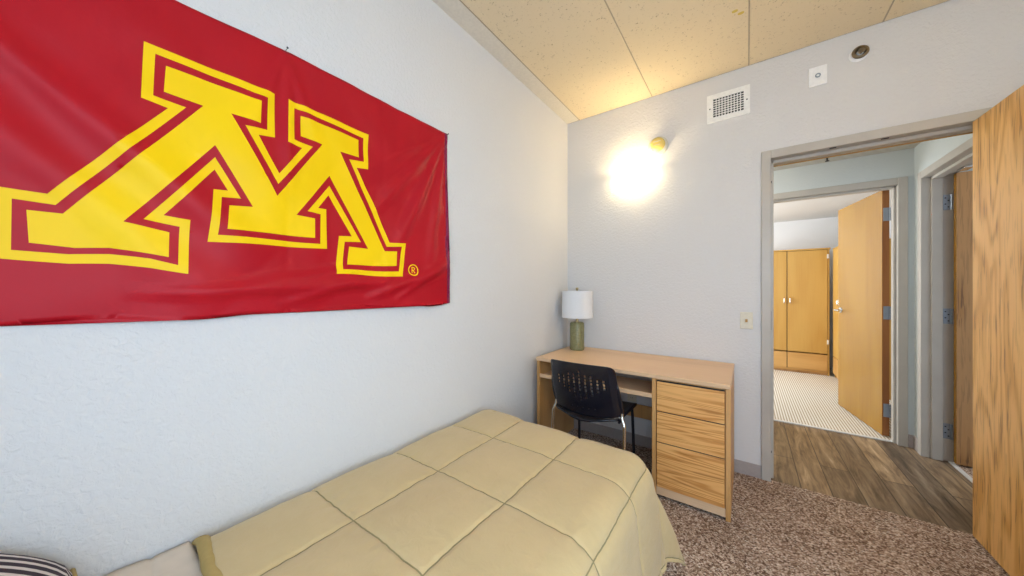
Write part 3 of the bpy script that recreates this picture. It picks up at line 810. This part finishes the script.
colr_rng = {0: (4, 7), 1: (3, 7), 2: (2, 8), 3: (1, 8), 4: (0, 9), 5: (1, 8), 6: (2, 8), 7: (3, 7), 8: (4, 7)}
def corner(x, z):
    """round the outline corners"""
    r = 0.16; rz = 0.13
    dx = abs(x)-(1-r); dz = z-(1-rz)
    if dx > 0 and dz > 0:
        q = math.hypot(dx/r, dz/rz)
        m_ = max(dx/r, dz/rz)
        if q > 1e-6: dx, dz = dx/q*m_, dz/q*m_
        return math.copysign(1-r+dx, x), 1-rz+dz
    return x, z
bm = BM(); G = [[bm.verts.new(back_surf(*corner(x, z))) for z in zl] for x in xl]
for i in range(len(xl)-1):
    xm = (xl[i]+xl[i+1])/2
    for j in range(len(zl)-1):
        zm = (zl[j]+zl[j+1])/2; hole = False
        for k, c in enumerate(SX):
            if abs(xm-c) < 0.02:
                a, b_ = colr_rng[k]
                for q in range(a, b_):
                    if slots[q][0] < zm < slots[q][1]: hole = True
                if 2 <= k <= 6 and lowz[0] < zm < lowz[1]: hole = True
        if not hole: bm.faces.new((G[i][j], G[i][j+1], G[i+1][j+1], G[i+1][j]))
bmesh.ops.recalc_face_normals(bm, faces=bm.faces)
bk = obj('backrest', bm, 'black_shell', ch, smooth=True)
md = bk.modifiers.new('thick', 'SOLIDIFY'); md.thickness = 0.007; md.offset = 0
md = bk.modifiers.new('round', 'BEVEL'); md.width = 0.002; md.segments = 2; md.limit_method = 'ANGLE'
# side sleeves that take the frame tubes
for sx in (-1, 1):
    bm = BM(); P = []
    for k in range(9):
        X, Y, Z = back_surf(sx*0.985, 0.02+0.62*k/8); P.append((X+sx*0.001, Y+0.006, Z))
    tube(bm, P, [0.010, 0.013, 0.014, 0.014, 0.0135, 0.013, 0.012, 0.010, 0.006], 12)
    obj('side_sleeve', bm, 'black_shell', bk, smooth=True)
def seat(u, v):
    a, b_ = 2*u-1, v                      # b 0 rear, 1 front
    hw = (0.205+0.02*b_)*(1-0.35*max(0, (0.12-b_)/0.12)**2)
    X = CX+a*hw*(1-0.12*max(0, (b_-0.85)/0.15)**2)
    Y = -0.815+0.44*b_ - 0.02*(1-a*a)*max(0, (0.2-b_)/0.2)
    Z = 0.462-0.022*(1-a*a)*(1-b_)**0.8 - 0.008*math.sin(PI*b_) - 0.03*max(0, (b_-0.85)/0.15)**2 + 0.006*a*a
    return (X, Y, Z)
bm, _ = grid_mesh(seat, 30, 30)
st_ = obj('seat', bm, 'black_shell', ch, smooth=True)
md = st_.modifiers.new('thick', 'SOLIDIFY'); md.thickness = 0.012; md.offset = 1
RT = 0.0095
for sx in (-1, 1):
    X, Y, Z = back_surf(sx*0.985, 0.05)
    pts_ = smooth_path([(X, Y+0.004, Z+0.02), (X+sx*0.001, Y-0.004, Z-0.025), (X+sx*0.014, Y-0.014, Z-0.06), (X+sx*0.018, Y-0.02, Z-0.12), (X+sx*0.020, Y-0.05, 0.012)])
    bm = BM(); tube(bm, pts_, RT, 14); rl = obj('leg', bm, 'chrome', ch, smooth=True)
    bm = BM(); lathe(bm, [(0, 0.0), (0.013, 0.0), (0.013, 0.022), (0, 0.022)], (X+sx*0.020, Y-0.05, 0.0), 'z', 14); obj('foot_glide', bm, 'dark_metal', rl)
    fx = CX+sx*0.188
    bm = BM(); tube(bm, smooth_path([(fx-sx*0.02, -0.50, 0.436), (fx-sx*0.006, -0.455, 0.434), (fx+sx*0.004, -0.43, 0.405), (fx+sx*0.012, -0.415, 0.012)]), RT, 14)
    rl = obj('leg', bm, 'dark_metal', ch, smooth=True); rl['label'] = 'front leg coloured dark to stand for shade'  # shade on the front legs is put into their dark colour
    bm = BM(); lathe(bm, [(0, 0.0), (0.013, 0.0), (0.013, 0.022), (0, 0.022)], (fx+sx*0.012, -0.415, 0.0), 'z', 14); obj('foot_glide', bm, 'dark_metal', rl)
    bm = BM(); tube(bm, smooth_path([(X+sx*0.003, Y-0.002, 0.478), (CX+sx*0.195, -0.72, 0.440), (fx-sx*0.01, -0.50, 0.436)]), 0.008, 12); obj('side_rail', bm, 'dark_metal', ch, smooth=True)
X, Y, Z = back_surf(0.985, 0.0)
w_ = X-CX-0.006
bm = BM(); tube(bm, smooth_path([(CX+0.006-w_+0.005, Y+0.002, 0.494), (CX-0.13, Y-0.008, 0.470), (CX-0.04, Y-0.014, 0.447), (CX+0.06, Y-0.014, 0.445), (CX+0.15, Y-0.008, 0.462), (CX+0.006+w_-0.002, Y+0.002, 0.480)]), 0.0065, 12)
obj('cross_bar', bm, 'chrome', ch, smooth=True)

# ------------------------------------------------------------------ things on the back wall
# unseen sconce added on the right wall to warm the ceiling and walls
s2 = thing('wall_sconce', 'added half bowl lamp for warm fill on the right wall, out of view', 'wall lamp', (RX, -1.45, 2.13))
bm = BM(); G = []
for i in range(11):
    a = i/10*PI/2; r = 0.165*math.cos(a); z = 2.17-0.135*math.sin(a)
    G.append([bm.verts.new((RX-0.004-r*0.78*math.sin(PI*k/24), -1.45+r*math.cos(PI*k/24), z)) for k in range(25)])
for i in range(10):
    for k in range(24): bm.faces.new((G[i][k], G[i][k+1], G[i+1][k+1], G[i+1][k]))
bmesh.ops.remove_doubles(bm, verts=bm.verts, dist=1e-5); bmesh.ops.recalc_face_normals(bm, faces=bm.faces)
o = obj('glass_bowl', bm, 'added_lamp_glass', s2, smooth=True); o.modifiers.new('thick', 'SOLIDIFY').thickness = 0.004
obj('back_plate', B(RX-0.006, RX, -1.52, -1.38, 2.09, 2.162, bev=0.003), 'white_metal', s2)
# wall sconce: half bowl of glass, open at the top
SCX, SCZ = 0.593, 2.150
sc = thing('wall_sconce', 'lit half bowl glass wall lamp on the bedroom back wall', 'wall lamp', (SCX, 0, SCZ-0.02))
bm = BM(); R0 = 0.165; hB = 0.135; G = []
for i in range(15):                              # from the rim to the lowest point
    a = i/14*PI/2; r = R0*math.cos(a); z = SCZ+0.02-hB*math.sin(a); row = []
    for k in range(33):
        ph = PI+PI*k/32
        row.append(bm.verts.new((SCX+r*math.cos(ph), -0.004+r*0.78*math.sin(ph), z)))
    G.append(row)
for i in range(14):
    for k in range(32): bm.faces.new((G[i][k], G[i][k+1], G[i+1][k+1], G[i+1][k]))
bmesh.ops.remove_doubles(bm, verts=bm.verts, dist=1e-5); bmesh.ops.recalc_face_normals(bm, faces=bm.faces)
o = obj('glass_bowl', bm, 'lamp_glass', sc, smooth=True); o.modifiers.new('thick', 'SOLIDIFY').thickness = 0.004
obj('back_plate', B(SCX-0.07, SCX+0.07, -0.006, 0.0, SCZ-0.06, SCZ+0.012, bev=0.003), 'white_metal', sc)
bm = BM(); lathe(bm, [(0, -0.07), (0.022, -0.065), (0.026, -0.035), (0.018, -0.01), (0.012, 0.0), (0, 0.0)], (SCX, -0.0, SCZ-0.01), 'y', 20)
obj('bulb', bm, 'glowing_glass', sc, smooth=True)

al = thing('alarm_beacon', 'round yellow alarm on the wall just above the lit wall lamp', 'alarm', (0.772, 0, 2.345))
bm = BM(); lathe(bm, [(0, -0.020), (0.062, -0.020), (0.072, -0.012), (0.072, 0.0), (0, 0.0)], (0.766, 0, 2.338), 'y', 36); obj('base_plate', bm, 'ivory_plastic', al, smooth=True, auto=40)
bm = BM(); lathe(bm, [(0, -0.055), (0.034, -0.054), (0.046, -0.048), (0.050, -0.036), (0.053, -0.018), (0, -0.018)], (0.768, 0, 2.345), 'y', 36); cp = obj('cover', bm, 'yellow_plastic', al, smooth=True, auto=50)
bm = BM(); box(bm, 0.742, 0.794, -0.0575, -0.054, 2.356, 2.361, 0.001); box(bm, 0.744, 0.792, -0.0575, -0.054, 2.331, 2.335, 0.001); obj('cover_ridge', bm, 'ivory_plastic', cp)

vt = thing('air_vent', 'white metal air vent grille high on the back wall', 'vent', (1.213, 0, 2.51))
vx0, vx1, vz0, vz1 = 1.090, 1.337, 2.414, 2.607; ix0, ix1, iz0, iz1 = 1.128, 1.302, 2.447, 2.574
bm = BM()
for a in ((vx0, ix0, vz0, vz1), (ix1, vx1, vz0, vz1), (ix0, ix1, vz0, iz0), (ix0, ix1, iz1, vz1)): box(bm, a[0], a[1], -0.010, 0.0, a[2], a[3])
obj('vent_frame', bm, 'white_metal', vt)
obj('duct_backing', B(ix0, ix1, -0.0015, -0.0005, iz0, iz1), 'dark_void', vt)
for k in range(1, 10):
    x = ix0+(ix1-ix0)*k/10; obj('vent_slat', B(x-0.0028, x+0.0028, -0.0085, -0.002, iz0, iz1), 'white_metal', vt)
for k in range(1, 8):
    z = iz0+(iz1-iz0)*k/8; obj('vent_slat', B(ix0, ix1, -0.0095, -0.004, z-0.0022, z+0.0022), 'white_metal', vt)
screws(vt, [(1.108, -0.0105, 2.51), (1.320, -0.0105, 2.51)], 'y')

pn = thing('sensor_plate', 'small white plate with a ring between vent and ceiling pipe outlet', 'sensor', (1.668, 0, 2.53))
obj('plate', B(1.627, 1.709, -0.010, 0.0, 2.477, 2.592, bev=0.003), 'white_plastic', pn)
bm = BM(); lathe(bm, [(0.007, -0.010), (0.013, -0.010), (0.013, -0.0135), (0.007, -0.0135), (0.007, -0.010)], (1.668, 0, 2.536), 'y', 24, cap=False); obj('ring', bm, 'hinge_steel', pn, smooth=True, auto=30)

sp_ = thing('sprinkler', 'brass sidewall sprinkler in an oval plate high above the doorway', 'sprinkler', (1.847, 0, 2.60))
bm = BM(); lathe(bm, [(0, -0.006), (0.032, -0.006), (0.040, -0.003), (0.040, 0.0), (0, 0.0)], (1.840, 0, 2.594), 'y', 32); obj('wall_plate', bm, 'white_plastic', sp_, smooth=True, auto=40)
bm = BM(); lathe(bm, [(0.015, -0.006), (0.034, -0.008), (0.036, -0.016), (0.032, -0.022), (0.024, -0.024), (0.018, -0.016), (0.015, -0.006)], (1.846, 0, 2.600), 'y', 32, cap=False); obj('outer_ring', bm, 'bronze', sp_, smooth=True, auto=40)
bm = BM(); lathe(bm, [(0, -0.036), (0.014, -0.035), (0.016, -0.031), (0.007, -0.028), (0.008, -0.006), (0, -0.006)], (1.848, 0, 2.600), 'y', 24); obj('nozzle', bm, 'bronze', sp_, smooth=True, auto=40)

sw = thing('light_switch', 'ivory light switch plate between desk and doorway', 'switch', (1.317, 0, 1.03))
obj('plate', B(1.283, 1.352, -0.007, 0.0, 0.976, 1.088, bev=0.003), 'ivory_plastic', sw)
bm = BM(); box(bm, 1.306, 1.329, -0.009, -0.007, 1.010, 1.056, 0.001); o = obj('toggle_frame', bm, 'ivory_plastic', sw)
bm = BM(); box(bm, 1.3110, 1.3240, -0.022, -0.009, 1.022, 1.042, 0.002); obj('toggle', bm, 'gasket', o)

ou = thing('wall_outlet', 'ivory wall outlet seen through the knee space of the desk', 'outlet', (0.57, 0, 0.38))
obj('plate', B(0.535, 0.605, -0.006, 0.0, 0.335, 0.447, bev=0.003), 'ivory_plastic', ou)
for z in (0.369, 0.413):
    s_ = obj('socket', B(0.553, 0.587, -0.008, -0.006, z-0.014, z+0.014, bev=0.001), 'ivory_plastic', ou)
    bm = BM(); box(bm, 0.562, 0.564, -0.0085, -0.0078, z-0.004, z+0.006); box(bm, 0.575, 0.577, -0.0085, -0.0078, z-0.004, z+0.006); obj('slot', bm, 'dark_void', s_)

# ------------------------------------------------------------------ hallway things
hs = thing('ceiling_sprinkler', 'small metal sprinkler head on the hallway ceiling', 'sprinkler', (1.86, 1.03, HH))
bm = BM(); lathe(bm, [(0, -0.008), (0.025, -0.006), (0.03, 0.0), (0, 0.0)], (1.86, 1.03, HH), 'z', 24); obj('wall_plate', bm, 'hinge_steel', hs, smooth=True)
bm = BM(); lathe(bm, [(0, -0.045), (0.014, -0.044), (0.014, -0.040), (0.005, -0.036), (0.007, -0.006), (0, -0.006)], (1.86, 1.03, HH), 'z', 20); obj('nozzle', bm, 'dark_metal', hs, smooth=True)
for nm, x, y, lb in (('added_ceiling_light', 0.75, 0.66, 'added round glass ceiling light in the hallway, out of view'), ('added_ceiling_light', 3.5, 0.7, 'added round glass ceiling light in the side room, out of view')):
    c_ = thing(nm, lb, 'ceiling light', (x, y, HH))  # unseen fixtures added to carry the fill lights
    bm = BM(); lathe(bm, [(0, -0.015), (0.13, -0.015), (0.14, 0.0), (0, 0.0)], (x, y, HH), 'z', 32); obj('base_plate', bm, 'white_metal', c_)
    bm = BM(); lathe(bm, [(0.125, -0.015), (0.115, -0.035), (0.08, -0.055), (0.0, -0.065)], (x, y, HH), 'z', 32, cap=False); obj('glass_bowl', bm, 'glowing_glass', c_, smooth=True)

# ------------------------------------------------------------------ far room wardrobes
WY = 3.68
wd = thing('wardrobe', 'honey coloured wardrobe with two doors and lower drawers in the far room', 'wardrobe', (1.81, 4.0, 0))
bm = BM()
box(bm, 1.335, 1.355, WY+0.002, 4.28, 0, 1.80, 0.001); box(bm, 2.250, 2.270, WY+0.002, 4.28, 0, 1.80, 0.001)
box(bm, 1.355, 2.250, 4.26, 4.28, 0.0, 1.80); box(bm, 1.355, 2.250, WY+0.02, 4.26, 0.05, 0.07)
obj('carcass', bm, 'wardrobe_maple', wd)
obj('top_panel', B(1.325, 2.280, WY-0.008, 4.29, 1.801, 1.822, bev=0.002), 'wardrobe_maple', wd)
obj('plinth', B(1.356, 2.249, WY+0.03, WY+0.05, 0, 0.049), 'desk_side', wd)
obj('rail', B(1.356, 2.249, WY+0.0, WY+0.018, 0.036, 0.058, bev=0.001), 'wardrobe_drawer', wd)
for i, (x0, x1) in enumerate(((1.357, 1.804), (1.814, 2.248))):
    d_ = obj('door', B(x0, x1, WY-0.004, WY+0.016, 0.312, 1.795, bev=0.0015, seg=1), 'wardrobe_maple', wd)
    hx = (1.774, 1.843)[i]
    bm = BM(); tube(bm, smooth_path([(hx, WY-0.004, 1.02), (hx, WY-0.028, 1.028), (hx, WY-0.030, 1.062), (hx, WY-0.028, 1.096), (hx, WY-0.004, 1.104)], 5), 0.006, 10); obj('handle', bm, 'chrome', d_, smooth=True)
    d_ = obj('drawer', B(x0, x1, WY-0.004, WY+0.016, 0.062, 0.295, bev=0.0015, seg=1), 'wardrobe_drawer', wd)
obj('door_gap_shade', B(1.801, 1.817, WY+0.017, WY+0.03, 0.058, 1.80), 'dark_void', wd)  # near-black strip painted as the shade between the two doors
for z in (1.70, 0.48): 
    bm = BM(); box(bm, 2.243, 2.262, WY-0.010, WY-0.004, z-0.03, z+0.03, 0.002); obj('hinge', bm, 'white_metal', wd)
wd2 = thing('wardrobe', 'second honey coloured wardrobe seen edge on beside the two door wardrobe', 'wardrobe', (2.62, 3.2, 0))
bm = BM()
box(bm, 2.318, 2.96, 3.640, 3.66, 0, 1.785, 0.001); box(bm, 2.318, 2.96, 2.74, 2.76, 0, 1.785, 0.001); box(bm, 2.94, 2.96, 2.76, 3.64, 0, 1.785)
obj('carcass', bm, 'wardrobe_maple', wd2)
obj('top_panel', B(2.30, 2.965, 2.73, 3.664, 1.786, 1.805, bev=0.002), 'wardrobe_maple', wd2)
for y0, y1 in ((2.765, 3.197), (3.203, 3.636)):
    d_ = obj('door', B(2.298, 2.316, y0, y1, 0.30, 1.782, bev=0.0015, seg=1), 'wardrobe_maple', wd2)
    yh = y1-0.04 if y0 < 3 else y0+0.04
    bm = BM(); tube(bm, smooth_path([(2.298, yh, 1.02), (2.276, yh, 1.028), (2.274, yh, 1.06), (2.276, yh, 1.092), (2.298, yh, 1.10)], 5), 0.005, 10); obj('handle', bm, 'chrome', d_, smooth=True)
    obj('drawer', B(2.298, 2.316, y0, y1, 0.06, 0.29, bev=0.0015, seg=1), 'wardrobe_drawer', wd2)
obj('plinth', B(2.33, 2.345, 2.765, 3.636, 0, 0.055), 'desk_side', wd2)
